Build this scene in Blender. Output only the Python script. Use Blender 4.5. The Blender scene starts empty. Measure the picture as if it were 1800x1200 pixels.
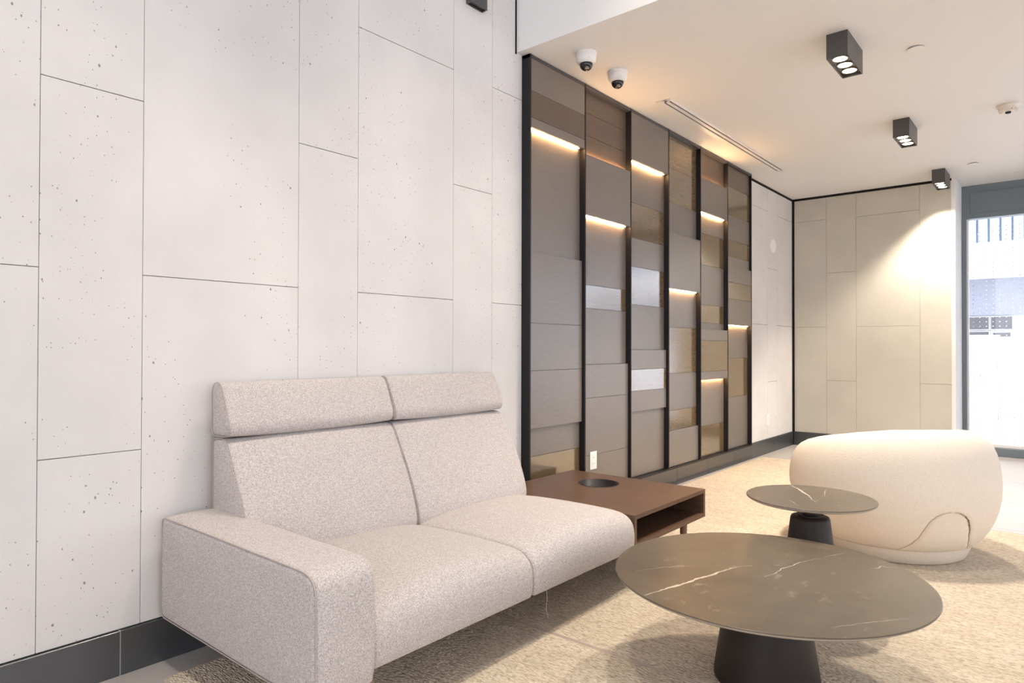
import bpy, bmesh, math, random
from mathutils import Vector, Matrix
from math import sin, cos, pi, radians, sqrt

random.seed(7)
S = bpy.context.scene
COL = S.collection

# ------------------------------------------------------------------ camera
YAW, PITCH, ROLL = 0.700178, 0.0095225, 0.0021535
fw = Vector((-sin(YAW)*cos(PITCH), cos(YAW)*cos(PITCH), sin(PITCH)))
rt = Vector((cos(YAW), sin(YAW), 0)); up = rt.cross(fw)
rt2 = cos(ROLL)*rt + sin(ROLL)*up; up2 = -sin(ROLL)*rt + cos(ROLL)*up
cam_d = bpy.data.cameras.new('camera'); cam = bpy.data.objects.new('camera', cam_d); COL.objects.link(cam)
m = Matrix((rt2, up2, -fw)).transposed().to_4x4(); m.translation = (2.455, 0, 1.1)
cam.matrix_world = m
cam_d.sensor_width = 36; cam_d.lens = 36*1168.17/1800; cam_d.clip_start = 0.05; cam_d.clip_end = 300
S.camera = cam

# ------------------------------------------------------------------ world, exposure
W = bpy.data.worlds.new('overcast_sky'); S.world = W; W.use_nodes = True
bg = W.node_tree.nodes['Background']
bg.inputs[0].default_value = (0.94, 0.935, 1.0, 1); bg.inputs[1].default_value = 3.5
S.view_settings.view_transform = 'Standard'; S.view_settings.look = 'None'
S.view_settings.gamma = 1; S.view_settings.use_curve_mapping = False
S.view_settings.exposure = -0.05

def portal(name, loc, sx, sy, rot):
    d = bpy.data.lights.new(name, 'AREA'); d.shape = 'RECTANGLE'; d.size = sx; d.size_y = sy
    d.cycles.is_portal = True
    o = bpy.data.objects.new(name, d); o.location = loc; o.rotation_euler = rot; COL.objects.link(o)
    return o
# portals only guide the sampling of the sky through the window openings
portal('portal_hall', (6.46, -0.3, 2.25), 5.4, 3.9, (0, radians(90), 0)).rotation_euler = (radians(90), 0, radians(90))
portal('portal_lounge', (6.46, 5.675, 1.36), 4.85, 2.5, (radians(90), 0, radians(90)))
portal('portal_rear', (3.4, -3.96, 2.25), 5.0, 3.9, (radians(-90), 0, 0)).rotation_euler = (radians(90), 0, 0)
portal('portal_far', (3.9, 8.46, 1.25), 4.6, 2.4, (radians(90), 0, radians(180)))

WARM = (1.0, 0.89, 0.74)
sd_ = bpy.data.lights.new('sun', 'SUN'); sd_.energy = 7.0; sd_.angle = radians(2); sd_.color = (1, .97, .93)
sun = bpy.data.objects.new('sun', sd_); COL.objects.link(sun)      # comes from behind the building, lights the street
sun.rotation_euler = Vector((.15, .50, -.85)).to_track_quat('-Z', 'Y').to_euler()

# ------------------------------------------------------------------ node helpers
MATS = {}
class NT:
    def __init__(s, name, col=(.8,.8,.8), rough=.5, spec=.5, metal=0.0):
        mt = bpy.data.materials.new(name); mt.use_nodes = True; MATS[name] = mt
        s.m = mt; s.t = mt.node_tree; s.n = s.t.nodes; s.l = s.t.links
        s.b = s.n['Principled BSDF']
        s.b.inputs['Base Color'].default_value = (*col, 1); s.b.inputs['Roughness'].default_value = rough
        s.b.inputs['Metallic'].default_value = metal; s.b.inputs['Specular IOR Level'].default_value = spec
        s._pos = None
    def pos(s, scale=None, obj=False):
        key = s.n.new('ShaderNodeTexCoord').outputs['Object'] if obj else s.n.new('ShaderNodeNewGeometry').outputs['Position']
        if scale is None: return key
        v = s.n.new('ShaderNodeVectorMath'); v.operation = 'MULTIPLY'; s.l.new(key, v.inputs[0]); v.inputs[1].default_value = scale
        return v.outputs[0]
    def noise(s, vec, scale, detail=3, rough=.55, dist=0):
        n = s.n.new('ShaderNodeTexNoise'); n.inputs['Scale'].default_value = scale; n.inputs['Detail'].default_value = detail
        n.inputs['Roughness'].default_value = rough; n.inputs['Distortion'].default_value = dist; s.l.new(vec, n.inputs['Vector'])
        return n.outputs['Fac']
    def voro(s, vec, scale, out='Distance', feature='F1', rand=1):
        n = s.n.new('ShaderNodeTexVoronoi'); n.feature = feature; n.inputs['Scale'].default_value = scale
        n.inputs['Randomness'].default_value = rand; s.l.new(vec, n.inputs['Vector'])
        return n.outputs[out]
    def ramp(s, fac, stops):
        n = s.n.new('ShaderNodeValToRGB'); e = n.color_ramp.elements
        while len(e) < len(stops): e.new(.5)
        for q, (p, c) in zip(e, stops): q.position = p; q.color = (*c, 1) if len(c) == 3 else c
        s.l.new(fac, n.inputs[0]); return n.outputs[0]
    def rng(s, v, a, b, c=0, d=1):
        n = s.n.new('ShaderNodeMapRange'); n.inputs[1].default_value = a; n.inputs[2].default_value = b
        n.inputs[3].default_value = c; n.inputs[4].default_value = d; s.l.new(v, n.inputs[0]); return n.outputs[0]
    def math(s, op, a, b=None):
        n = s.n.new('ShaderNodeMath'); n.operation = op
        for i, x in enumerate((a, b)):
            if x is None: continue
            if isinstance(x, (int, float)): n.inputs[i].default_value = x
            else: s.l.new(x, n.inputs[i])
        return n.outputs[0]
    def mix(s, fac, a, b, mode='MIX'):
        n = s.n.new('ShaderNodeMix'); n.data_type = 'RGBA'; n.blend_type = mode
        for i, x in ((0, fac), (6, a), (7, b)):
            if isinstance(x, (int, float)): n.inputs[i].default_value = x
            elif isinstance(x, tuple): n.inputs[i].default_value = (*x, 1)
            else: s.l.new(x, n.inputs[i])
        return n.outputs[2]
    def color(s, c): s.l.new(c, s.b.inputs['Base Color'])
    def rough(s, c): s.l.new(c, s.b.inputs['Roughness'])
    def bump(s, h, strength=.3, dist=.002):
        n = s.n.new('ShaderNodeBump'); n.inputs['Strength'].default_value = strength; n.inputs['Distance'].default_value = dist
        s.l.new(h, n.inputs['Height']); s.l.new(n.outputs[0], s.b.inputs['Normal'])

def concrete(name, base):
    N = NT(name, base, .75, .25); p = N.pos()
    big = N.noise(p, 1.6, 4); fine = N.noise(p, 55, 4, .65)
    lo = tuple(c*.93 for c in base); hi = tuple(min(1, c*1.05) for c in base)
    c = N.mix(N.rng(big, .35, .65), lo, hi)
    c = N.mix(N.rng(fine, .3, .7, 0, .10), c, tuple(x*.82 for x in base))
    # pin holes: sparse, clustered, the shade of their depth put into the colour
    q = N.pos((1, 1.0, .62))
    def pits(scale, r0, r1, keep, clus):
        vd = N.voro(q, scale); vc = N.voro(q, scale, 'Color')
        sp = N.n.new('ShaderNodeSeparateColor'); N.l.new(vc, sp.inputs[0])
        on = N.math('GREATER_THAN', sp.outputs[0], keep)
        rad = N.rng(sp.outputs[1], 0, 1, r0, r1)
        wob = N.math('MULTIPLY', N.noise(p, 260, 2), r1*.9)
        hit = N.math('LESS_THAN', N.math('ADD', vd, wob), N.math('ADD', rad, r1*.45))
        cl = N.math('GREATER_THAN', N.noise(p, 2.3, 2), clus)
        return N.math('MULTIPLY', N.math('MULTIPLY', hit, on), cl)
    a = pits(34, .03, .12, .87, .48); b = pits(90, .06, .17, .89, .50)
    pit = N.math('MAXIMUM', a, b)
    N.color(N.mix(N.math('MULTIPLY', pit, .72), c, (.11, .10, .095)))
    N.bump(N.math('SUBTRACT', N.math('MULTIPLY', fine, .12), pit), .5, .003)
    return N
concrete('concrete', (.705, .672, .65))
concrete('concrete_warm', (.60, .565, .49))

def plain(name, col, rough=.5, spec=.5, metal=0.0, nscale=None, var=.06):
    N = NT(name, col, rough, spec, metal)
    if nscale:
        f = N.noise(N.pos(), nscale, 3)
        N.color(N.mix(f, tuple(c*(1-var) for c in col), tuple(min(1, c*(1+var)) for c in col)))
        N.bump(f, .08, .001)
    return N
plain('plaster_white', (.86, .845, .83), .7, .3, nscale=140, var=.015)
plain('joint_grey', (.66, .60, .55), .9, .1, nscale=80)
plain('black_metal', (.014, .013, .015), .45, .3, nscale=200)
plain('shadow_gap', (.012, .011, .011), .7, .2, nscale=60)
plain('fixture_body', (.075, .07, .07), .4, .5, nscale=300)
plain('fixture_inner', (.30, .26, .22), .3, .5, .6, nscale=300)
plain('window_metal', (.165, .20, .225), .38, .5, nscale=120)
plain('white_plastic', (.85, .83, .80), .35, .5, nscale=200, var=.02)
plain('cream_plastic', (.80, .74, .66), .4, .5, nscale=200, var=.02)
plain('black_gloss', (.01, .01, .011), .06, .6, nscale=50)
plain('dark_slot', (.02, .02, .02), .7, .2, nscale=50)
plain('vent_grey', (.45, .44, .43), .5, .4, nscale=50)
plain('base_black', (.026, .019, .017), .5, .28, nscale=240, var=.2)
plain('table_edge', (.40, .345, .28), .45, .4, nscale=90)
plain('table_rim', (.05, .042, .05), .4, .4, nscale=90)
plain('leg_wood', (.25, .14, .085), .45, .4, nscale=40, var=.2)
plain('thread', (.7, .68, .65), .8, .2, nscale=400)
plain('grout', (.45, .44, .43), .8, .2, nscale=100)
plain('street', (.62, .62, .64), .9, .2, nscale=1)
plain('facade_white', (.80, .83, .88), .8, .2, nscale=2)
plain('facade_lilac', (.33, .34, .40), .8, .2, nscale=2)
plain('cladding_blue', (.36, .43, .55), .6, .3, nscale=2)
plain('far_window', (.13, .13, .14), .3, .4, nscale=3)
plain('far_pink', (.42, .36, .35), .8, .2, nscale=2)
plain('frit_white', (.85, .86, .9), .6, .3, nscale=500)

N = NT('baseboard_slate', (.024, .029, .034), .32, .5)
f = N.noise(N.pos(), 9, 5); N.color(N.mix(f, (.018, .021, .025), (.034, .040, .046))); N.b.inputs['Roughness'].default_value = .30; N.b.inputs['IOR'].default_value = 2.1

N = NT('floor_tile', (.46, .43, .41), .38, .45)
f = N.noise(N.pos(), 3, 6, .65); N.color(N.mix(f, (.41, .375, .355), (.52, .485, .46))); N.rough(N.rng(f, .3, .7, .3, .5))

def laminate(name, ca, cb, rough, bump, coat=0):
    N = NT(name, ca, rough, .5)
    p = N.pos((1, 2.2, 60)); f = N.noise(p, 6, 5, .7); g = N.noise(N.pos((1, 9, 260)), 5, 3, .7)
    c = N.mix(N.rng(f, .3, .7), ca, cb); c = N.mix(N.rng(g, .45, .75, 0, .35), c, tuple(x*.62 for x in ca)); N.color(c)
    N.bump(N.math('ADD', f, g), bump, .0012)
    return N
laminate('laminate_taupe', (.150, .122, .104), (.205, .172, .148), .31, .16)
MATS['laminate_taupe'].node_tree.nodes['Principled BSDF'].inputs['IOR'].default_value = 1.75
laminate('laminate_brown', (.110, .078, .056), (.150, .110, .082), .30, .13)
N = laminate('laminate_gloss', (.135, .090, .045), (.18, .125, .068), .10, .06)
N.b.inputs['IOR'].default_value = 2.5

def emit(name, col, strength):
    N = NT(name, col, .5); N.b.inputs['Emission Color'].default_value = (*col, 1); N.b.inputs['Emission Strength'].default_value = strength
    f = N.noise(N.pos(), 40, 1); N.l.new(N.rng(f, 0, 1, strength*.96, strength*1.04), N.b.inputs['Emission Strength'])
    return N
emit('led_warm', (1.0, .58, .25), 210)
emit('lamp_glow', (1.0, .86, .68), 9)

# upholstery: heathered wool
N = NT('sofa_wool', (.52, .465, .44), .95, .15)
p = N.pos(); v = N.voro(p, 380, 'Color'); sp = N.n.new('ShaderNodeSeparateColor'); N.l.new(v, sp.inputs[0])
v2 = N.noise(p, 300, 3, .7); f = N.noise(p, 6, 3)
c = N.mix(sp.outputs[0], (.32, .275, .255), (.69, .63, .60)); c = N.mix(N.rng(v2, .35, .65, 0, .45), c, (.60, .545, .52))
c = N.mix(N.rng(f, .3, .7, 0, .12), c, (.45, .395, .375)); N.color(c)
N.bump(N.math('ADD', sp.outputs[1], v2), .35, .0012)
N.b.inputs['Sheen Weight'].default_value = .15
plain('sofa_piping', (.47, .41, .385), .95, .1, nscale=500, var=.15)

N = NT('chair_boucle', (.84, .73, .61), .95, .15)
w = N.noise(N.pos((1, 1, 3.2)), 130, 3, .65); w2 = N.voro(N.pos((1, 1, 2)), 170)
N.color(N.mix(N.rng(w, .3, .7), (.77, .66, .54), (.89, .80, .69))); N.bump(N.math('ADD', w, w2), .4, .002)
plain('chair_piping', (.62, .50, .38), .95, .1, nscale=500, var=.1)

def rug_mat(name, a, b, dk):
    N = NT(name, a, 1.0, .05)
    q = N.pos((.55, 1.25, 1)); vd = N.voro(q, 120); vc = N.voro(q, 120, 'Color')
    sp = N.n.new('ShaderNodeSeparateColor'); N.l.new(vc, sp.inputs[0])
    big = N.noise(N.pos((.9, 2.2, 1)), 3, 5, .65); fine = N.noise(N.pos((.5, 1.6, 1)), 72, 3, .7); mid = N.noise(N.pos((.5, 2.0, 1)), 28, 3, .6)
    c = N.mix(sp.outputs[0], a, b); c = N.mix(N.rng(big, .42, .7, 0, .30), c, dk)
    c = N.mix(N.rng(mid, .52, .75, 0, .5), c, tuple(x*.8 for x in dk))
    c = N.mix(N.rng(fine, .52, .72, 0, .85), c, tuple(x*.55 for x in dk))
    c = N.mix(N.rng(vd, .5, .85, 0, .4), c, tuple(x*.5 for x in dk)); N.color(c)
    N.bump(N.math('SUBTRACT', N.math('MULTIPLY', fine, .6), vd), 1.0, .007)
rug_mat('rug_jute', (.71, .60, .465), (.82, .72, .59), (.52, .41, .295))
plain('rug_binding', (.50, .40, .34), .95, .1, nscale=260, var=.2)

N = NT('marble_brown', (.165, .128, .092), .30, .5)
p = N.pos(); f = N.noise(p, 3.2, 7, .62, 1.2); g = N.noise(p, 34, 3, .6); fl = N.noise(N.pos((1, .5, 1)), 24, 4, .6)
c = N.mix(N.rng(f, .3, .7), (.100, .077, .055), (.155, .122, .088))
c = N.mix(N.rng(fl, .62, .76, 0, .5), c, (.42, .33, .25)); N.color(c)

plain('marble_vein', (.62, .535, .44), .35, .45, nscale=120, var=.2)

def wood(name, a, b, rough, scale=(2.2, 40, 40)):
    N = NT(name, a, rough, .45); f = N.noise(N.pos(scale), 1.6, 6, .65, .6); g = N.noise(N.pos(tuple(x*4 for x in scale)), 2.5, 3, .7)
    c = N.mix(N.rng(f, .3, .7), a, b); c = N.mix(N.rng(g, .5, .75, 0, .4), c, tuple(x*.6 for x in a)); N.color(c)
    N.rough(N.rng(f, .3, .7, rough-.06, rough+.06)); N.bump(g, .06, .0008)
wood('walnut', (.095, .050, .030), (.150, .084, .053), .40, (2.0, 30, 30))

# thin glass
mt = bpy.data.materials.new('clear_glass'); mt.use_nodes = True; MATS['clear_glass'] = mt
t = mt.node_tree; t.nodes.remove(t.nodes['Principled BSDF'])
tr = t.nodes.new('ShaderNodeBsdfTransparent'); tr.inputs[0].default_value = (.95, .97, .98, 1)
gl = t.nodes.new('ShaderNodeBsdfGlossy'); gl.inputs['Roughness'].default_value = .02
fr = t.nodes.new('ShaderNodeFresnel'); fr.inputs[0].default_value = 1.45
mx = t.nodes.new('ShaderNodeMixShader'); t.links.new(fr.outputs[0], mx.inputs[0]); t.links.new(tr.outputs[0], mx.inputs[1]); t.links.new(gl.outputs[0], mx.inputs[2])
t.links.new(mx.outputs[0], t.nodes['Material Output'].inputs[0])

# ------------------------------------------------------------------ object helpers
def obj(name, bm, mat, parent=None, smooth=False, loc=None):
    me = bpy.data.meshes.new(name); bmesh.ops.recalc_face_normals(bm, faces=bm.faces[:]); bm.to_mesh(me); bm.free()
    if smooth:
        for p_ in me.polygons: p_.use_smooth = True
    for mm in (mat if isinstance(mat, (list, tuple)) else [mat]): me.materials.append(MATS[mm])
    o = bpy.data.objects.new(name, me); COL.objects.link(o)
    if parent: o.parent = parent
    if loc: o.location = loc
    return o
def tag(o, label, cat, group=None, kind=None):
    o['label'] = label; o['category'] = cat
    if group: o['group'] = group
    if kind: o['kind'] = kind
    return o
def thing(name, label, cat, loc=(0, 0, 0), rz=0, group=None):
    o = bpy.data.objects.new(name, None); COL.objects.link(o); o.location = loc; o.rotation_euler = (0, 0, rz)
    o.empty_display_size = .1
    return tag(o, label, cat, group)
def B(): return bmesh.new()
def box(bm, x0, x1, y0, y1, z0, z1, bev=0, seg=2):
    r = bmesh.ops.create_cube(bm, size=1); vs = r['verts']
    for v in vs: v.co = Vector(((x0+x1)/2+v.co.x*(x1-x0), (y0+y1)/2+v.co.y*(y1-y0), (z0+z1)/2+v.co.z*(z1-z0)))
    if bev:
        es = list({e for v in vs for e in v.link_edges})
        bmesh.ops.bevel(bm, geom=es, offset=bev, segments=seg, affect='EDGES', profile=.5)
    return bm
def bx(name, mat, parent, x0, x1, y0, y1, z0, z1, bev=0, seg=2, smooth=False):
    return obj(name, box(B(), x0, x1, y0, y1, z0, z1, bev, seg), mat, parent, smooth)
def lathe(bm, prof, n=48, c=(0, 0, 0)):
    rings = []
    for r, z in prof:
        if r < 1e-6: rings.append([bm.verts.new((c[0], c[1], c[2]+z))])
        else: rings.append([bm.verts.new((c[0]+r*cos(2*pi*i/n), c[1]+r*sin(2*pi*i/n), c[2]+z)) for i in range(n)])
    for a, b in zip(rings, rings[1:]):
        for i in range(n):
            j = (i+1) % n
            if len(a) == 1 and len(b) == 1: continue
            if len(a) == 1: bm.faces.new((a[0], b[i], b[j]))
            elif len(b) == 1: bm.faces.new((a[i], a[j], b[0]))
            else: bm.faces.new((a[i], a[j], b[j], b[i]))
    return bm
def tube(bm, pts, r, n=6, closed=False):
    pts = [Vector(p_) for p_ in pts]; rings = []
    N_ = len(pts); prev = None
    for i, p_ in enumerate(pts):
        a = pts[i-1] if (i > 0 or closed) else p_; b = pts[(i+1) % N_] if (i < N_-1 or closed) else p_
        t_ = (b-a).normalized()
        if prev is None:
            ref = Vector((0, 0, 1)) if abs(t_.z) < .9 else Vector((1, 0, 0)); u_ = t_.cross(ref).normalized()
        else: u_ = (prev - t_*prev.dot(t_)).normalized()
        prev = u_; w_ = t_.cross(u_)
        rings.append([bm.verts.new(p_+u_*r*cos(2*pi*k/n)+w_*r*sin(2*pi*k/n)) for k in range(n)])
    rr = list(zip(rings, rings[1:])) + ([(rings[-1], rings[0])] if closed else [])
    for a, b in rr:
        for k in range(n): bm.faces.new((a[k], a[(k+1) % n], b[(k+1) % n], b[k]))
    if not closed: bm.faces.new(rings[0]); bm.faces.new(rings[-1])
    return bm
def struct(name, bm, mat, label, cat):
    return tag(obj(name, bm, mat), label, cat, kind='structure')
def shade_auto(o, ang=40):
    me = o.data
    for p_ in me.polygons: p_.use_smooth = True
    bm = bmesh.new(); bm.from_mesh(me)
    for e in bm.edges:
        if len(e.link_faces) == 2 and e.calc_face_angle(0) > radians(ang): e.smooth = False
    bm.to_mesh(me); bm.free()

# ------------------------------------------------------------------ room shell
CZ = 2.81            # lower ceiling
UZ = 4.60            # ceiling of the double-height hall
YS = 2.948           # soffit face
YB = 7.92            # concrete wall at the far end
YW = 8.42            # far glazing
XR = 6.5; YF = -4.0  # unseen right and rear walls

fl = struct('floor', box(B(), -.25, XR+.2, YF-.2, YW+.2, -.2, -.006), 'grout', 'pale grey large format tiled floor beneath the rugs', 'floor')
tb = None
tile = 0.9
ny = int((YW+.05-YF)/tile)+1; nx = int(XR/tile)+1
for i in range(nx):
    for j in range(ny):
        x0, y0 = i*tile, YF+.05+j*tile
        x1, y1 = min(x0+tile, XR), min(y0+tile, YW+.1)
        if x1-x0 < .05 or y1-y0 < .05: continue
        if abs(x1-x0-tile) < 1e-4 and abs(y1-y0-tile) < 1e-4:
            if tb is None:
                o = bx('tile', 'floor_tile', fl, 0, tile-.003, 0, tile-.003, -.02, 0); tb = o.data
            else:
                o = bpy.data.objects.new('tile', tb); COL.objects.link(o); o.parent = fl
            o.location = (x0, y0, 0)
        else: bx('tile', 'floor_tile', fl, x0, x1-.003, y0, y1-.003, -.02, 0)

# left wall with concrete-look panels
wl = struct('wall_left', box(B(), -.25, -.014, YF, YW, 0, UZ), 'joint_grey', 'pale concrete panel wall behind the grey sofa', 'wall')
G = .0013
def cpanel(par, x0, x1, y0, y1, z0, z1, mat='concrete', gx=0, gy=0):
    o = bx('panel', mat, par, x0+gx, x1-gx, y0+gy, y1-gy, z0+G, z1-G, .0012, 1)
    return o
cols = [-3.87]
w_ = [.6, .3]
edges = [0.63, 0.932, 1.536, 1.836, 2.438, 2.740, 3.0]
pre = []; y = .63; k_ = 0
while y > YF+.1:
    d = .603 if k_ % 2 == 0 else .302
    pre.append((y-d, y, k_ % 2 == 0)); y -= d; k_ += 1
layout = [(a, b, wd) for a, b, wd in pre[::-1]]
for i in range(6): layout.append((edges[i], edges[i+1], i % 2 == 1 or i == 5))
layout[-1] = (edges[5], 3.0, True)
for a, b, wide in layout:
    zs = [.15, 1.348, 2.547, 3.75, UZ] if wide else [.15, .747, 1.95, 3.15, 4.35, UZ]
    for z0, z1 in zip(zs, zs[1:]):
        cpanel(wl, -.016, 0, a, b, z0, z1, gy=G*.6)
ye = 6.5
for a, b, zs in ((ye, 7.096, [.15, 1.348, 2.547, CZ-.022]), (7.096, 7.40, [.15, .747, 1.95, CZ-.022]), (7.40, YB-.018, [.15, 1.348, 2.547, CZ-.022])):
    for z0, z1 in zip(zs, zs[1:]): cpanel(wl, -.016, 0, a, b, z0, z1, gy=G*.6)

# far concrete wall and its return to the glazing
XE = 1.557
wf = struct('wall_far', box(B(), -.014, XE-.02, YB+.014, YW+.2, 0, CZ), 'joint_grey', 'short concrete panel wall at the far end left of the glazing', 'wall')
for a, b, zs in ((.02, .365, [.15, 1.342, 2.54, CZ-.024]), (.365, .666, [.15, .745, 1.94, CZ-.024]), (.666, 1.262, [.15, 1.336, 2.53, CZ-.024]), (1.262, XE-.004, [.15, .742, 1.937, CZ-.024])):
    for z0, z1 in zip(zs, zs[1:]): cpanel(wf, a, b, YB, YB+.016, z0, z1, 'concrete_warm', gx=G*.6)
bx('return_trim', 'plaster_white', wf, XE-.022, XE+.012, YB-.001, YW-.001, 0, CZ)

# dark reveals
r1 = struct('trim_1', box(B(), -.014, .004, 6.5, YB, CZ-.020, CZ+.02), 'shadow_gap', 'black shadow gap above the concrete left of the far corner', 'trim')
r2 = struct('trim_2', box(B(), .0, XE-.018, YB-.004, YB+.014, CZ-.022, CZ+.02), 'shadow_gap', 'black shadow gap above the far concrete wall', 'trim')
r3 = struct('trim_3', box(B(), -.013, .018, YB-.016, YB+.012, 0, CZ-.021), 'shadow_gap', 'black vertical reveal in the far room corner', 'trim')
r4 = struct('trim_4', box(B(), -.014, .003, YS-.012, YS-.0005, CZ-.010, UZ), 'shadow_gap', 'black vertical reveal beside the lavender white soffit', 'trim')

# ceilings
ce = struct('ceiling', box(B(), -.013, XR+.2, YS+.2, YW+.2, CZ, CZ+.2), 'plaster_white', 'smooth white lower ceiling with black downlights', 'ceiling')
so = struct('wall_soffit', box(B(), -.013, XR+.2, YS, YS+.2, CZ, UZ), 'plaster_white', 'white bulkhead face rising above the lower ceiling edge', 'wall')
cu = struct('ceiling_upper', box(B(), -.25, XR+.2, YF-.2, YS+.2, UZ, UZ+.2), 'plaster_white', 'high white ceiling over the hall behind the camera', 'ceiling')

# unseen sides with glazing
def glazed(name, wname, axis, c, a0, a1, z0, z1, A0, A1, ztop, sgn, n, label, wlabel):
    """wall at axis=c with an opening a0..a1 x z0..z1, window frame, mullions and pane"""
    def R(bm, p0, p1, q0, q1, d0, d1):
        lo, hi = sorted((c+sgn*d0, c+sgn*d1))
        return box(bm, lo, hi, p0, p1, q0, q1) if axis == 'x' else box(bm, p0, p1, lo, hi, q0, q1)
    bm = B()
    if a0-A0 > .01: R(bm, A0, a0, 0, ztop, 0, .2)
    if A1-a1 > .01: R(bm, a1, A1, 0, ztop, 0, .2)
    if z0 > .01: R(bm, a0, a1, 0, z0, 0, .2)
    if ztop-z1 > .01: R(bm, a0, a1, z1, ztop, 0, .2)
    struct(name, bm, 'plaster_white', label, 'wall')
    bm = B(); f_ = .05
    R(bm, a0, a1, z0, z0+f_, .02, .1); R(bm, a0, a1, z1-f_, z1, .02, .1); R(bm, a0, a0+f_, z0+f_, z1-f_, .02, .1); R(bm, a1-f_, a1, z0+f_, z1-f_, .02, .1)
    w = struct(wname, bm, 'window_metal', wlabel, 'window')
    for i in range(1, n):
        p_ = a0+(a1-a0)*i/n; obj('mullion', R(B(), p_-.025, p_+.025, z0+f_, z1-f_, .02, .1), 'window_metal', w)
    for i in range(n):
        p0 = a0+(a1-a0)*i/n+.025; p1 = a0+(a1-a0)*(i+1)/n-.025
        obj('pane', R(B(), p0, p1, z0+f_, z1-f_, .057, .063), 'clear_glass', w)
    return w
glazed('wall_right', 'window_2', 'x', XR, -3.0, 2.4, .3, 4.2, YF, YS, UZ, 1, 4, 'white wall with tall glazing opposite the sofa', 'tall glazing of the hall opposite the sofa')
glazed('wall_right_lounge', 'window_3', 'x', XR, 3.25, 8.1, .1, 2.62, YS+.2, YW+.2, CZ, 1, 3, 'white wall with glazing opposite the wood panelling', 'glazing of the lounge opposite the wood panelling')
glazed('wall_rear', 'window_4', 'y', YF, .9, 5.9, .3, 4.2, -.25, XR, UZ, -1, 4, 'white wall with tall glazing behind the camera', 'tall glazing behind the camera')

# far storefront window
w1 = struct('window_1', box(B(), XE+.012, XR, YW, YW+.12, 2.462, CZ), 'window_metal', 'grey framed storefront glazing beside the far concrete wall', 'window')
bx('header_panel', 'window_metal', w1, XE+.085, XR-.05, YW-.008, YW+.001, 2.515, 2.735, .004, 1)
bx('jamb', 'window_metal', w1, XE+.012, XE+.052, YW-.01, YW+.12, 0, 2.462, .003, 1)
bx('inner_bead', 'plaster_white', w1, XE+.052, XE+.066, YW+.03, YW+.11, .1, 2.462)
bx('sill', 'window_metal', w1, XE+.052, XR, YW-.02, YW+.12, .0, .088, .004, 1)
bx('sill_bead', 'plaster_white', w1, XE+.066, XR, YW+.0, YW+.1, .088, .122, .004, 1)
PW = 1.25
xs = [XE+.066, XE+.066+PW]
while xs[-1]+PW < XR: xs.append(xs[-1]+PW)
for x in xs[1:]: bx('mullion', 'window_metal', w1, x-.03, x+.03, YW+.0, YW+.12, .122, 2.462)
for a, b in zip(xs, xs[1:]):
    bx('pane', 'clear_glass', w1, a+.03 if a > 2 else a, b-.03, YW+.060, YW+.068, .122, 2.462)
bm = B(); D_ = .056
me = None
nz = int((2.44-.16)/.047)
for i in range(int(PW/D_)-1):
    for j in range(nz):
        x = xs[0]+.04+i*D_; z = .16+j*.047
        vs = [bm.verts.new((x+.0065*cos(a*pi/3), YW+.0595, z+.0065*sin(a*pi/3))) for a in range(6)]
        bm.faces.new(vs)
o = obj('frit_dots', bm, 'frit_white', w1); o['kind'] = 'stuff'

# baseboards
def baseboard(name, along, spans, label):
    root = None
    for i, (a, b) in enumerate(spans):
        if along == 'y': bm = box(B(), -.014, .013, a+.0012, b-.0012, 0, .149, .0015, 1)
        else: bm = box(B(), a+.0012, b-.0012, YB-.013, YB+.014, 0, .149, .0015, 1)
        if root is None: root = struct(name, bm, 'baseboard_slate', label, 'baseboard')
        else: obj('tile', bm, 'baseboard_slate', root)
    bm = box(B(), -.014, .011, spans[0][0], spans[-1][1], 0, .1485) if along == 'y' else box(B(), spans[0][0], spans[-1][1], YB-.011, YB+.014, 0, .1485)
    obj('grout_line', bm, 'grout', root)
T = .586
ys = [.866+T*i for i in range(-8, 13)]; ys = [YF]+[v for v in ys if v > YF+.1 and v < YB-.2]+[YB-.017]
baseboard('baseboard_left', 'y', list(zip(ys, ys[1:])), 'dark slate tile skirting along the left wall')
baseboard('baseboard_far', 'x', [(.019, .6), (.6, 1.19), (1.19, XE-.024)], 'dark slate tile skirting under the far concrete wall')

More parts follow.
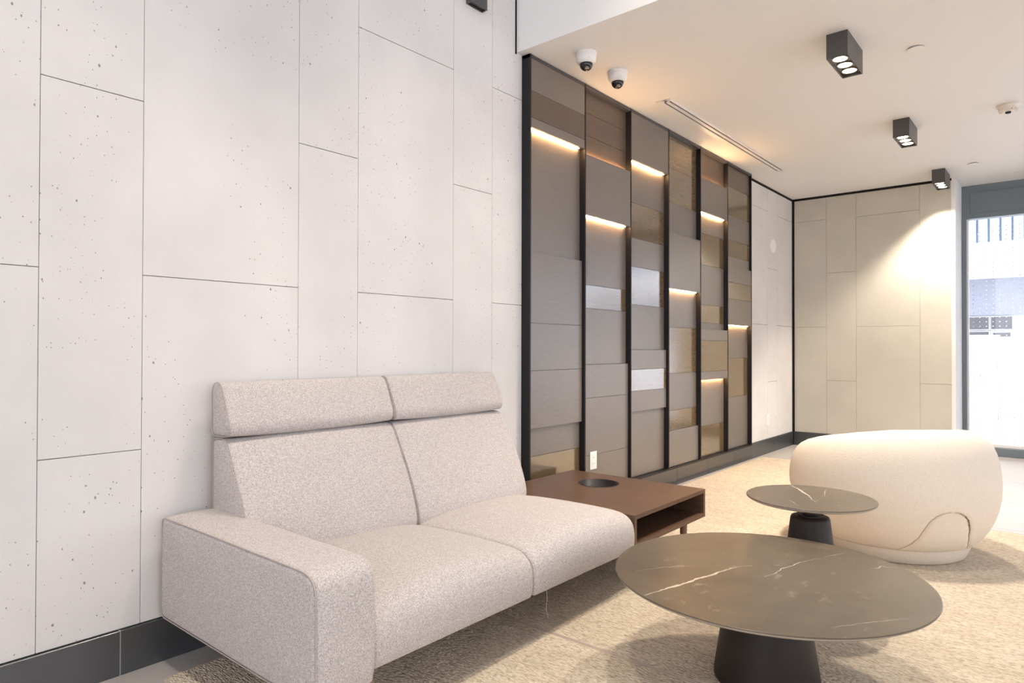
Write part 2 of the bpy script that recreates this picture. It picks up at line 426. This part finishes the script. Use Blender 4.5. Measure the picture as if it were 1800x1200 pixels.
# ------------------------------------------------------------------ panelled feature wall
FW = thing('feature_wall', 'dark framed wall of staggered taupe and bronze panels with warm light strips', 'wall panelling', (0, 0, 0))
Y0, CW, XF = 3.0, .581, .06
FT = .012; ZB = .163; ZT = CZ-.003
fy = [Y0+CW*i for i in range(7)]
bx('back_board', 'laminate_brown', FW, -.013, .004, Y0+.001, fy[6]-.001, ZB, ZT)
bx('bottom_rail', 'black_metal', FW, .004, XF, Y0, fy[6], ZB-.012, ZB)
bx('top_rail', 'fixture_body', FW, .004, XF-.002, Y0, fy[6], ZT-.02, ZT)
for i, y in enumerate(fy):
    bx('fin', 'black_metal', FW, -.013 if i in (0, 6) else .004, XF, y if i == 0 else y-FT, y+FT if i == 0 else y, ZB, ZT)
TX = (.058, .039, .020)
PAN = [
[(2.598,0,'s'),(2.442,0,'b'),(2.384,0,'s'),(1.662,2,'s'),(1.245,1,'s'),(0.966,1,'s'),(0.626,1,'s'),(0.459,2,'s'),(0.165,2,'g')],
[(2.647,2,'b'),(2.498,2,'b'),(2.356,2,'b'),(1.962,0,'s'),(1.515,2,'s'),(1.361,2,'g'),(0.991,2,'s'),(0.772,1,'s'),(0.397,1,'s'),(0.165,1,'s')],
[(2.448,0,'s'),(2.157,2,'s'),(1.901,2,'g'),(1.693,2,'s'),(1.416,2,'g'),(1.088,2,'s'),(0.945,1,'s'),(0.789,1,'g'),(0.641,1,'s'),(0.165,2,'s')],
[(2.534,2,'g'),(2.255,2,'g'),(2.009,2,'s'),(1.567,0,'s'),(1.266,2,'s'),(0.898,2,'g'),(0.605,2,'s'),(0.449,2,'g'),(0.165,1,'s')],
[(2.554,2,'b'),(2.263,0,'s'),(2.093,2,'s'),(1.823,2,'g'),(1.477,2,'s'),(1.32,2,'g'),(1.263,2,'s'),(1.167,0,'s'),(0.9,0,'g'),(0.828,0,'s'),(0.429,2,'s'),(0.165,2,'g')],
[(2.592,1,'b'),(2.334,1,'g'),(2.107,1,'s'),(1.95,1,'g'),(1.856,1,'s'),(1.708,0,'s'),(1.557,0,'g'),(1.313,0,'s'),(1.01,2,'s'),(0.643,2,'g'),(0.165,2,'s')]]
KM = {'s': 'laminate_taupe', 'b': 'laminate_brown', 'g': 'laminate_gloss'}
KL = {'b': 'brown wood-grain panel', 'g': 'glossy bronze panel'}
for c, L in enumerate(PAN):
    y0, y1 = fy[c]+(FT if c == 0 else 0)+.001, fy[c+1]-FT-.001
    zt = ZT-.0205
    for i, (z, tr_, k) in enumerate(L):
        zlo = max(z, ZB)
        o = bx('panel', KM[k], FW, .0045, TX[tr_], y0, y1, zlo+.0008, zt-.0008, .0008, 1)
        if k in KL: o['label'] = KL[k]
        nxt = L[i+1][1] if i+1 < len(L) else None
        if tr_ == 0 and nxt == 2:      # light strip tucked under the proud panel
            bx('light_strip', 'led_warm', FW, TX[2]+.010, TX[2]+.014, y0+.004, y1-.03, zlo-.0016, zlo+.0004)['label'] = 'warm glowing light strip'
        if tr_ == 2 and nxt == 0 and c in (1, 4) and zlo > 2:   # strip on top of the proud panel, shining up
            bx('light_strip', 'led_warm', FW, TX[2]+.003, TX[2]+.007, y0+.02, y1-.02, zlo-.0002, zlo+.003)['label'] = 'warm glowing light strip'
        zt = zlo

# socket plate on the panelling
def plate(name, label, cat, x, y, z, w, h, sock=True):
    t_ = thing(name, label, cat, (x, y, z))
    bx('cover_plate', 'white_plastic', t_, 0, .006, -w/2, w/2, -h/2, h/2, .002, 2)
    if sock:
        f_ = bx('socket_face', 'white_plastic', t_, .006, .008, -w*.25, w*.25, -h*.36, h*.36, .0008, 1)
        for zz in (-.02, .02):
            for yy in (-.006, .006): bx('slot', 'dark_slot', f_, .008, .0083, yy-.0012, yy+.0012, zz-.004, zz+.004)
    return t_
plate('wall_socket', 'white socket plate on the wood panelling above the side table', 'socket', .0392, 3.696, .361, .078, .116)
plate('wall_socket', 'white socket plate low on the concrete strip near the far corner', 'socket', .0, 7.09, .345, .074, .116)
t_ = thing('wall_disc', 'small round white disc high on the concrete strip near the corner', 'wall_plate', (0, 7.255, 2.2))  # plain round white plate set on the wall
bm = lathe(B(), [(0, 0), (.075, 0), (.075, .008), (.066, .014), (0, .016)], 32)
bmesh.ops.rotate(bm, verts=bm.verts, cent=(0, 0, 0), matrix=Matrix.Rotation(radians(90), 3, 'Y')); obj('disc', bm, 'white_plastic', t_)

# ------------------------------------------------------------------ ceiling fittings
def downlight(y, label, energy, z=CZ, group='black box downlights on the lower ceiling', cone=104):
    t_ = thing('ceiling_downlight', label, 'ceiling light', (1.4905, y+.1675, z), 0, group)
    hx, hy, h = .0535, .1675, .135; w = .004
    for n_, a in (('side_wall', (-hx, -hx+w, -hy, hy)), ('side_wall', (hx-w, hx, -hy, hy)), ('end_wall', (-hx+w, hx-w, -hy, -hy+w)), ('end_wall', (-hx+w, hx-w, hy-w, hy))):
        bx(n_, 'fixture_body', t_, a[0], a[1], a[2], a[3], -h, -.0005)
    bx('reflector_plate', 'fixture_inner', t_, -hx+w, hx-w, -hy+w, hy-w, -h+.018, -h+.022)
    for k in (-1, 0, 1):
        b_ = obj('lamp', lathe(B(), [(0, -h+.009), (.033, -h+.010), (.036, -h+.014), (.037, -h+.018)], 28), 'lamp_glow', t_, loc=(0, k*.1, 0))
        b_['label'] = 'glowing round lamp'
        obj('bezel', lathe(B(), [(.037, -h+.018), (.037, -h+.010), (.041, -h+.010), (.041, -h+.018)], 28), 'fixture_inner', b_)
        d = bpy.data.lights.new('downlight_beam', 'SPOT'); d.energy = energy; d.color = WARM; d.spot_size = radians(cone); d.spot_blend = .55; d.shadow_soft_size = .03
        s_ = bpy.data.objects.new('downlight_beam', d); COL.objects.link(s_); s_.parent = t_; s_.location = (0, k*.1, -h+.004)
downlight(3.864, 'black box downlight with three lamps nearest the camera', 95)
downlight(5.625, 'middle black box downlight with three lamps', 95)
downlight(7.435, 'black box downlight closest to the far concrete wall', 95)

downlight(2.08, 'black box downlight high on the hall ceiling above the bulkhead edge', 85, UZ, 'black box downlights on the hall ceiling', 80)
downlight(.30, 'black box downlight high on the hall ceiling above the sofa', 85, UZ, 'black box downlights on the hall ceiling', 80)

def dome_cam(x, y, label):
    t_ = thing('dome_camera', label, 'security camera', (x, y, CZ), 0, 'white dome cameras above the panelling')
    obj('housing', lathe(B(), [(.062, 0), (.062, -.012), (.058, -.014), (.058, -.04), (.05, -.058), (.036, -.063), (.0, -.063)], 36), 'white_plastic', t_, True)
    dm = obj('dome', lathe(B(), [(.036, -.060)]+[(.038*cos(a*pi/16), -.064-.038*sin(a*pi/16)) for a in range(0, 8)]+[(0, -.102)], 32), 'black_gloss', t_, True)
    obj('lens', lathe(B(), [(0, -.002), (.011, -.002), (.013, .002), (.013, .012), (0, .012)], 20), 'fixture_inner', dm, loc=(.012, -.012, -.108+.012))
    for a in (200, 320): obj('screw', lathe(B(), [(.004, 0), (.004, -.002), (0, -.002)], 8), 'vent_grey', t_, loc=(.054*cos(radians(a)), .054*sin(radians(a)), -.043))
dome_cam(.305, 3.215, 'white dome security camera nearest the bulkhead')
dome_cam(.307, 3.560, 'white dome security camera second from the bulkhead')

v_ = thing('slot_diffuser', 'long white twin slot air diffuser in the ceiling along the panelling', 'air vent', (0, 0, CZ))
ya, yb_ = 4.16, 6.53
for x0, x1 in ((.25, .293), (.307, .332), (.346, .362)): bx('rail', 'white_plastic', v_, x0, x1, ya, yb_, -.010, -.0003, .002, 1)
for y0, y1 in ((ya, ya+.03), (yb_-.02, yb_)): bx('end_cap', 'white_plastic', v_, .293, .346, y0, y1, -.010, -.0003)
for x0, x1 in ((.293, .307), (.332, .346)): bx('slot', 'dark_slot', v_, x0, x1, ya+.03, yb_-.02, -.0025, -.0003)
v_ = thing('slot_diffuser', 'short ceiling slot diffuser close to the far glazing', 'air vent', (0, 0, CZ))
for y0, y1 in ((8.04, 8.075), (8.09, 8.115), (8.13, 8.165)): bx('rail', 'white_plastic', v_, 2.03, 3.6, y0, y1, -.006, -.0003, .0015, 1)
for y0, y1 in ((8.075, 8.09), (8.115, 8.13)): bx('slot', 'vent_grey', v_, 2.03, 3.6, y0, y1, -.0025, -.0003)
for x, y, lb in ((1.783, 4.357, 'flat white sprinkler cap right of the nearest downlight'), (1.767, 7.415, 'flat white sprinkler cap right of the farthest downlight')):
    t_ = thing('sprinkler_cap', lb, 'sprinkler', (x, y, CZ), 0, 'flat sprinkler caps')
    obj('cover_disc', lathe(B(), [(.0, -.0105), (.040, -.0105), (.042, -.008), (.042, -.006), (0, -.006)], 36), 'white_plastic', t_)
    obj('recess', lathe(B(), [(.030, -.006), (.030, -.0003)], 24), 'fixture_inner', t_)
t_ = thing('smoke_detector', 'cream round smoke detector on the ceiling at the right edge', 'smoke detector', (2.12, 5.80, CZ))
obj('base', lathe(B(), [(.070, -.0003), (.070, -.012), (.0, -.012)], 40), 'cream_plastic', t_)
obj('chamber', lathe(B(), [(.064, -.012), (.050, -.032), (.030, -.046), (.0, -.048)], 40), 'cream_plastic', t_)
for a in range(12):
    obj('fin', box(B(), .030, .056, -.002, .002, -.044, -.020), 'cream_plastic', t_).rotation_euler = (0, 0, a*pi/6)
obj('sensor_tip', lathe(B(), [(.018, -.047), (.016, -.056), (0, -.057)], 16), 'dark_slot', t_)

# wall light high on the concrete
t_ = thing('wall_light', 'black box wall light high on the concrete beside the bulkhead', 'wall light', (0, 2.59, 2.927))
for a in ((0.0005, .006, -.0625, .0625), (.034, .040, -.0625, .0625), (.006, .034, -.0625, -.0565), (.006, .034, .0565, .0625)):
    bx('side', 'fixture_body', t_, a[0], a[1], a[2], a[3], 0, .16)
bx('lower_shield', 'fixture_body', t_, .006, .034, -.0565, .0565, .012, .018)
bx('lamp', 'lamp_glow', t_, .012, .028, -.04, .04, .12, .126)

# ------------------------------------------------------------------ rugs
def rug(label, x0, x1, y0, y1):
    t_ = thing('woven_rug', label, 'rug', (x0, y0, 0))
    w, l = x1-x0, y1-y0
    obj('pile', box(B(), .008, w-.008, .008, l-.008, .0005, .014, .004, 2), 'rug_jute', t_)
    pts = []; rr = .02
    for cx, cy, a0 in ((w-rr, rr, -90), (w-rr, l-rr, 0), (rr, l-rr, 90), (rr, rr, 180)):
        for q in range(5): a = radians(a0+q*22.5); pts.append((cx+(rr-.006)*cos(a), cy+(rr-.006)*sin(a), .0075))
    obj('binding', tube(B(), pts, .0072, 8, True), 'rug_binding', t_, True)
rug('beige woven rug nearest the camera under the sofa', .165, 4.2, .935, 2.046)
rug('beige woven rug stretching along the wood panelling', .07, 1.695, 2.048, 6.73)
rug('beige woven rug under the right of the cream chair', 1.697, 4.2, 2.048, 4.92)
RZ = .015

# ------------------------------------------------------------------ sofa
def loft(prof, y0, y1, crown=0.0, crown_w=None, rnd=.018, ny=30, closed=True):
    """prof: closed XZ outline; swept along y with rounded ends and a pillow crown"""
    P = [Vector((a, 0, b)) for a, b in prof]; n = len(P)
    nor = []
    for i in range(n):
        t_ = P[(i+1) % n]-P[i-1]; nn = Vector((t_.z, 0, -t_.x)).normalized(); nor.append(nn)
    area = sum(P[i].x*P[(i+1) % n].z-P[(i+1) % n].x*P[i].z for i in range(n))
    if area < 0: nor = [-v for v in nor]
    st = [(0, rnd), (rnd*.08, rnd*.6), (rnd*.3, rnd*.28), (rnd*.65, rnd*.07), (rnd, 0)]
    L = y1-y0; ysn = [(y0+a, b) for a, b in st]
    for i in range(1, ny): ysn.append((y0+rnd+(L-2*rnd)*i/ny, 0))
    ysn += [(y1-a, b) for a, b in st[::-1]]
    cx_, cz_ = (min(p.x for p in P)+max(p.x for p in P))/2, (min(p.z for p in P)+max(p.z for p in P))/2
    hx_, hz_ = (max(p.x for p in P)-min(p.x for p in P))/2, (max(p.z for p in P)-min(p.z for p in P))/2
    bm = B(); rings = []
    for y, ins in ysn:
        t_ = (y-y0)/L; cf = (1-abs(2*t_-1)**2.6)
        ring = []
        for i in range(n):
            cwt = crown_w[i] if crown_w else 1
            p_ = P[i]+nor[i]*(crown*cf*cwt); p_ = p_-Vector(((p_.x-cx_)*ins/hx_, 0, (p_.z-cz_)*ins/hz_)); ring.append(bm.verts.new((p_.x, y, p_.z)))
        rings.append(ring)
    for a, b in zip(rings, rings[1:]):
        for i in range(n): bm.faces.new((a[i], a[(i+1) % n], b[(i+1) % n], b[i]))
    for rg in (rings[0], rings[-1]):
        c0 = bm.verts.new(sum((v.co for v in rg), Vector())/n)
        for i in range(n): bm.faces.new((c0, rg[i], rg[(i+1) % n]))
    return bm
def dense(pts, k=4):
    """Catmull-Rom densify of a closed outline"""
    out = []; n = len(pts)
    for i in range(n):
        p0, p1, p2, p3 = pts[i-1], pts[i], pts[(i+1) % n], pts[(i+2) % n]
        for q in range(k):
            t_ = q/k
            out.append(tuple(.5*((2*p1[d])+(-p0[d]+p2[d])*t_+(2*p0[d]-5*p1[d]+4*p2[d]-p3[d])*t_*t_+(-p0[d]+3*p1[d]-3*p2[d]+p3[d])*t_**3) for d in (0, 1)))
    return out
SF = thing('sofa', 'two seat heather grey sofa with headrests and one left arm', 'sofa', (0, 0, 0))
# arm
armp = [(.045, .19), (.045, .30), (.045, .42), (.048, .495), (.062, .509), (.10, .512), (.35, .513), (.65, .512), (.87, .512), (.925, .509), (.955, .495), (.968, .465), (.971, .40), (.972, .30), (.970, .21), (.962, .182), (.94, .172), (.70, .170), (.40, .170), (.10, .170), (.058, .173)]
o = obj('arm', loft(dense(armp, 3), .98, 1.180, .006, None, .016, 16), 'sofa_wool', SF, True)
obj('piping', tube(B(), [(a, .984, b) for a, b in dense(armp, 3)], .0022, 5, True), 'sofa_piping', o, True)
# seats
seatp = [(.16, .30), (.22, .336), (.333, .350), (.42, .357), (.60, .362), (.77, .362), (.865, .358), (.918, .345), (.948, .318), (.959, .28), (.960, .235), (.955, .205), (.938, .192), (.85, .190), (.55, .192), (.25, .195), (.165, .22)]
sd = dense(seatp, 4)
cw = [max(0, min(1, (b-.20)/.14))*(1 if a < .9 else max(.25, 1-(a-.9)/.08)) for a, b in sd]
for y0, y1 in ((1.178, 1.904), (1.908, 2.636)):
    o = obj('seat_cushion', loft(sd, y0, y1, .034, cw, .016, 34), 'sofa_wool', SF, True)
# backs
backp = [(.058, .30), (.058, .45), (.058, .62), (.058, .745), (.068, .765), (.10, .770), (.135, .770), (.158, .760), (.178, .735), (.215, .668), (.279, .545), (.318, .445), (.333, .39), (.334, .352), (.315, .335), (.20, .30), (.10, .295)]
bd = dense(backp, 4)
bw = [max(0, min(1, (a-.12)/.08)) for a, b in bd]
headp = [(.050, .790), (.048, .86), (.047, .925), (.055, .955), (.075, .970), (.100, .970), (.118, .955), (.143, .905), (.163, .858), (.177, .822), (.175, .796), (.160, .782), (.12, .779), (.07, .779)]
hd = dense(headp, 4); hw = [max(0, min(1, (a-.09)/.06)) for a, b in hd]
for y0, y1 in ((1.152, 1.904), (1.908, 2.640)):
    o = obj('back_cushion', loft(bd, y0, y1, .022, bw, .014, 30), 'sofa_wool', SF, True)
    obj('piping', tube(B(), [(a, y0+.003, b) for a, b in bd], .0018, 5, True), 'sofa_piping', o, True)
    o = obj('headrest', loft(hd, y0, y1-(.004 if y0 > 1.5 else 0), .008, hw, .016, 30), 'sofa_wool', SF, True)
    obj('piping', tube(B(), [(a, y0+.003, b) for a, b in hd], .0018, 5, True), 'sofa_piping', o, True)
bx('frame', 'sofa_wool', SF, .06, .90, 1.0, 2.62, .20, .29, .01, 2)
for x, y in ((.90, 1.20), (.12, 1.60), (.42, 2.50), (.12, 2.55)):
    obj('leg', lathe(B(), [(0, RZ), (.014, RZ), (.022, .2), (0, .2)], 20), 'leg_wood', SF, True, (x, y, 0))
obj('loose_thread', tube(B(), [(.93, 2.015, .195), (.932, 2.018, .15), (.928, 2.016, .11), (.935, 2.02, .08)], .0008, 4), 'thread', SF)

# ------------------------------------------------------------------ walnut side table attached beyond the sofa
TB = thing('side_table', 'low walnut box table with open shelf and round well beside the sofa', 'side table', (0, 0, 0))
x0, x1, y0, y1, zt, zb = .085, .945, 2.652, 3.405, .345, .198
th = .020; hc = (.427, 3.16); hr = .110
bm = B()
angs = sorted([2*pi*i/72 for i in range(72)] + [math.atan2(b-hc[1], a-hc[0]) % (2*pi) for a in (x0, x1) for b in (y0, y1)])
def rect_hit(a):
    c_, s_ = cos(a), sin(a); ts = []
    if c_ > 1e-9: ts.append((x1-hc[0])/c_)
    if c_ < -1e-9: ts.append((x0-hc[0])/c_)
    if s_ > 1e-9: ts.append((y1-hc[1])/s_)
    if s_ < -1e-9: ts.append((y0-hc[1])/s_)
    q = min(ts); return (hc[0]+q*c_, hc[1]+q*s_)
R_ = []
for a in angs:
    ox, oy = rect_hit(a); ix, iy = hc[0]+hr*cos(a), hc[1]+hr*sin(a)
    R_.append([bm.verts.new((ix, iy, zt)), bm.verts.new((ox, oy, zt)), bm.verts.new((ox, oy, zt-th)), bm.verts.new((ix, iy, zt-th))])
for a, b in zip(R_, R_[1:]+R_[:1]):
    for k in range(4): bm.faces.new((a[k], a[(k+1) % 4], b[(k+1) % 4], b[k]))
obj('top', bm, 'walnut', TB)
bx('bottom', 'walnut', TB, x0, x1, y0, y1, zb, zb+th)
bx('side_panel', 'walnut', TB, x0, x1, y0, y0+th, zb+th, zt-th)
bx('side_panel', 'walnut', TB, x0, x1, y1-th, y1, zb+th, zt-th)
bx('back_panel', 'walnut', TB, x0, x0+th, y0+th, y1-th, zb+th, zt-th)
bx('divider', 'walnut', TB, .56, .575, y0+th, y1-th, zb+th, zt-th)
obj('well', lathe(B(), [(hr+.004, zt+.0012), (hr-.004, zt+.0012), (hr-.005, zt-.1), (0, zt-.1)], 64, (hc[0], hc[1], 0)), 'black_metal', TB, True)['label'] = 'round black well'
for x, y in ((.87, 3.30), (.16, 3.30), (.87, 2.75), (.16, 2.75)):
    obj('leg', lathe(B(), [(0, RZ), (.014, RZ), (.021, zb), (0, zb)], 20), 'leg_wood', TB, True, (x, y, 0))

# ------------------------------------------------------------------ round tables
def ribbon(bm, pts, w, z, jit=.0022):
    P = []
    for i in range(len(pts)-1):
        a, b = Vector((*pts[i], 0)), Vector((*pts[i+1], 0)); n_ = max(2, int((b-a).length/.012))
        for q in range(n_): P.append(a.lerp(b, q/n_))
    P.append(Vector((*pts[-1], 0)))
    n_ = len(P); prev = None
    for i, p_ in enumerate(P):
        t_ = (P[min(i+1, n_-1)]-P[max(i-1, 0)]).normalized(); u_ = Vector((-t_.y, t_.x, 0))
        f_ = i/(n_-1); ww = w*(.25+1.1*sin(pi*min(1, f_*1.05+.05))**1.2)*random.uniform(.45, 1.35)
        c_ = p_+u_*random.uniform(-jit, jit)
        cur = (bm.verts.new((c_+u_*ww/2).to_tuple()[:2]+(z,)), bm.verts.new((c_-u_*ww/2).to_tuple()[:2]+(z,)))
        if prev: bm.faces.new((prev[0], prev[1], cur[1], cur[0]))
        prev = cur
def round_table(label, c, z, R, cone, veins):
    t_ = thing('round_table', label, 'coffee table', (c[0], c[1], 0))
    top = obj('marble_top', lathe(B(), [(0, z), (R-.0015, z), (R, z-.0012), (R, z-.005), (R-.004, z-.006), (0, z-.006)], 128), 'marble_brown', t_)
    shade_auto(top, 30)
    for pts, w in veins:
        bm = B(); ribbon(bm, pts, w, z+.0003); obj('marble_vein', bm, 'marble_vein', top)
    o = obj('under_edge', lathe(B(), [(R-.001, z-.0035), (R+.0004, z-.0045), (R-.001, z-.007), (R-.012, z-.014), (R-.06, z-.024), (0, z-.024)], 128), 'table_edge', t_, True)
    rb, rtp, ht = cone
    obj('pedestal', lathe(B(), [(0, RZ), (rb-.004, RZ), (rb, RZ+.006), (rb, RZ+.02), (rtp+.004, ht-.012), (rtp, ht-.003), (rtp-.008, ht), (0, ht)], 72), 'base_black', t_, True)
    obj('mount_plate', lathe(B(), [(rtp*.72, ht), (rtp*.72, ht+.006), (0, ht+.006)], 48), 'base_black', t_)
    obj('neck', lathe(B(), [(rtp*.42, ht+.006), (rtp*.42, z-.024)], 32), 'base_black', t_)
BV = [([(-0.211,-0.434),(-0.19,-0.36),(-0.176,-0.304),(-0.159,-0.251),(-0.153,-0.198),(-0.13,-0.139),(-0.125,-0.093),(-0.11,-0.04),(-0.092,0.011),(-0.063,0.048)], .008),
([(-0.123,-0.098),(-0.111,-0.053),(-0.105,0.012)], .003),
([(-0.34,-0.261),(-0.317,-0.217),(-0.289,-0.169),(-0.239,-0.109),(-0.175,-0.035)], .0016),
([(0.007,-0.04),(0.023,0.026),(0.023,0.08),(0.04,0.129),(0.052,0.197),(0.077,0.253),(0.102,0.306)], .0026),
([(-0.01,0.106),(0.014,0.107)], .002), ([(0.099,0.31),(0.128,0.379),(0.149,0.43)], .0018),
([(0.249,0.277),(0.272,0.301),(0.275,0.329),(0.296,0.331),(0.318,0.355)], .003),
([(0.281,-0.32),(0.337,-0.233),(0.386,-0.169),(0.428,-0.113),(0.456,-0.122)], .0016)]
SV = [([(-0.139,0.196),(-0.085,0.13),(-0.047,0.069),(-0.012,0.027),(0.024,-0.063)], .008), ([(-0.007,0.013),(0.047,-0.092),(0.042,-0.013)], .002),
([(0.042,0.056),(0.023,0.129),(0.009,0.212)], .003), ([(-0.06,-0.101),(-0.014,-0.16),(0.017,-0.211)], .0025)]
round_table('large low round table with brown marble top and black cone base', (1.682, 2.217), .36, .4885, (.165, .122, .296), BV)
round_table('small taller round marble table between large table and cream chair', (1.602, 2.978), .47, .255, (.120, .074, .392), SV)

# ------------------------------------------------------------------ cream armchair
AC = thing('armchair', 'cream round upholstered tub chair with arched seam, seen from behind', 'armchair', (1.675, 4.17, 0), radians(-47))
def hgt(d):     # crest height by angle from the back centre (degrees)
    T_ = [(0, .694), (30, .688), (55, .664), (75, .638), (95, .610), (115, .578), (135, .535), (160, .468), (180, .44)]
    d = abs((d+180) % 360-180)
    for (a, ha), (b, hb) in zip(T_, T_[1:]):
        if a <= d <= b:
            q = (d-a)/(b-a); return ha+(hb-ha)*q
    return .44
outer = [(.095, .392), (.105, .405), (.13, .428), (.17, .455), (.22, .478), (.28, .497), (.34, .507), (.40, .510), (.46, .507), (.52, .499), (.57, .487)]
def r_out(z):
    for (a, ra), (b, rb) in zip(outer, outer[1:]):
        if z <= b: return ra+(rb-ra)*(z-a)/(b-a)
    return outer[-1][1]
def arch_w(z):  # half angle of the arch in degrees
    T_ = [(.09, 28), (.11, 24), (.14, 19.5), (.18, 16.2), (.23, 13.8), (.272, 11.2), (.296, 8.2), (.311, 4.8), (.318, 0)]
    for (a, wa), (b, wb) in zip(T_, T_[1:]):
        if a <= z <= b: return wa+(wb-wa)*(z-a)/(b-a)
    return -99
ACN = (0, 120, 240)
zlow = [.095+(.325-.095)*i/46 for i in range(47)]
NT_ = 480
def body_pt(th_deg, z, inside):
    r = r_out(z)
    if inside: r = min(r-.004, .397+(r-.397)*.80)
    return r
bm = B(); bp = B(); rows = []; rowsP = []
def is_in(d, z): return any(abs((d-a+180) % 360-180) < arch_w(z) for a in ACN)
prof_up = []
V_ = []
for i in range(NT_):
    d = i*360/NT_; a = radians(d); h = hgt(d); col_ = []
    for z in zlow:
        r = r_out(z)
        # press in next to the arch seam so a groove shows
        for c_ in ACN:
            dd = abs((d-c_+180) % 360-180)-arch_w(z)
            if -2.5 < dd < 2.0 and arch_w(z) > 0: r -= .006*max(0, 1-abs(dd)/2.0)
        col_.append((r, z))
    s = (h-.31)/(.683-.31)
    for z, r in ((.34, .507), (.40, .510), (.46, .507), (.52, .499), (.575, .486), (.62, .468), (.65, .447), (.672, .418), (.683, .385), (.683, .352), (.670, .325), (.645, .305), (.60, .292), (.54, .285)):
        if z >= .34: col_.append((r, .31+(z-.31)*s))
    col_.append((.283, .36)); V_.append([Vector((r*cos(a), r*sin(a), z)) for r, z in col_])
body = B(); arch = B()
cache = {}
def gv(bm_, key, co, tagk):
    k2 = (tagk, key)
    if k2 not in cache: cache[k2] = bm_.verts.new(co)
    return cache[k2]
nl = len(zlow)
for i in range(NT_):
    j = (i+1) % NT_; dm = (i+.5)*360/NT_
    for k in range(len(V_[0])-1):
        zin = k < nl-1 and is_in(dm, (zlow[k]+zlow[k+1])/2)
        bm_, tg = (arch, 'a') if zin else (body, 'b')
        q = []
        for (ii, kk) in ((i, k), (j, k), (j, k+1), (i, k+1)):
            co = V_[ii][kk].copy()
            if zin:   # panel: slightly more upright than the body around it
                rr = sqrt(co.x**2+co.y**2); f_ = (co.z-.095)/.21; nr = rr+.003-.011*f_
                co.x *= nr/rr; co.y *= nr/rr
            q.append(gv(bm_, (ii, kk), co, tg))
        bm_.faces.new(q)
obj('shell', body, 'chair_boucle', AC, True)
for c_ in ACN:
    bm = arch.copy()
    bmesh.ops.delete(bm, geom=[v for v in bm.verts if abs((math.degrees(math.atan2(v.co.y, v.co.x))-c_+180) % 360-180) > 60], context='VERTS')
    obj('arched_panel', bm, 'chair_boucle', AC, True)['label'] = 'arch shaped upholstered inset'
for c_ in ACN:
    pts = []
    for sg in (-1, 1):
        zz = [.095+.2225*q/40 for q in range(41)]
        if sg == 1: zz = zz[::-1]
        for z in zz:
            w = max(0, arch_w(min(z, .3179)))
            r = r_out(z)-.004; a = radians(c_+sg*w); pts.append((r*cos(a), r*sin(a), z))
    obj('seam', tube(B(), pts, .0028, 5), 'chair_piping', AC, True)
obj('plinth', lathe(B(), [(0, RZ), (.345, RZ), (.355, RZ+.006), (.372, .06), (.384, .085), (.388, .096), (.36, .098), (0, .098)], 96), 'chair_boucle', AC, True)
obj('plinth_seam', tube(B(), [(.391*cos(2*pi*i/96), .391*sin(2*pi*i/96), .096) for i in range(96)], .0028, 5, True), 'chair_piping', AC, True)
obj('seat_cushion', lathe(B(), [(0, .445), (.12, .444), (.20, .438), (.25, .425), (.275, .405), (.281, .385), (.281, .36), (0, .36)], 72), 'chair_boucle', AC, True)

# ------------------------------------------------------------------ outside the glazing
ex = struct('ground_outside', box(B(), -60, 60, YW+.2, 80, -.3, -.02), 'street', 'pale paving outside the far glazing', 'ground')
struct('ground_outside_hall', box(B(), XR+.2, 60, -60, YW+.2, -.3, -.02), 'street', 'pale paving outside the hall glazing', 'ground')
struct('ground_outside_rear', box(B(), -60, XR+.2, -60, YF-.2, -.3, -.02), 'street', 'pale paving behind the building', 'ground')
BL = thing('building', 'overexposed building across the street seen through the glazing', 'building', (0, 16, 0))
bx('wall', 'facade_white', BL, -8, 14, .3, 6, -.02, 3.14)
for i in range(70):
    x = -6+i*.19; bx('rib', 'cladding_blue', BL, x, x+.15, .2, .34, 3.14, 6.4, .02, 1)
bx('cladding_wall', 'cladding_blue', BL, -8, 14, .31, 6, 3.14, 6.4)
bx('canopy', 'facade_white', BL, -8, 14, -.5, .3, 2.50, 3.13)
bx('upper_band', 'facade_lilac', BL, .75, 1.9, .24, .3, 1.76, 2.5)
for a, b, c, d in ((.86, 1.19, 1.49, 1.735), (1.23, 1.565, 1.49, 1.735), (.86, 1.19, 1.36, 1.44), (1.26, 1.54, 1.34, 1.42)):
    w = bx('window', 'facade_white', BL, a-.015, b+.015, .22, .3, c-.015, d+.015); bx('pane', 'far_window', w, a, b, .205, .225, c, d)
WL = thing('garden_wall', 'low white screen wall outside the far glazing', 'wall', (0, 13, 0))
bx('wall', 'facade_white', WL, -2, 1.55, 0, .2, -.02, 1.28); bx('coping', 'facade_white', WL, -2.02, 1.57, -.03, .23, 1.28, 1.32)
bx('panel', 'far_pink', WL, 1.12, 1.48, -.012, 0, .52, .72); bx('post', 'facade_lilac', WL, 1.56, 1.6, .02, .1, -.02, .95)
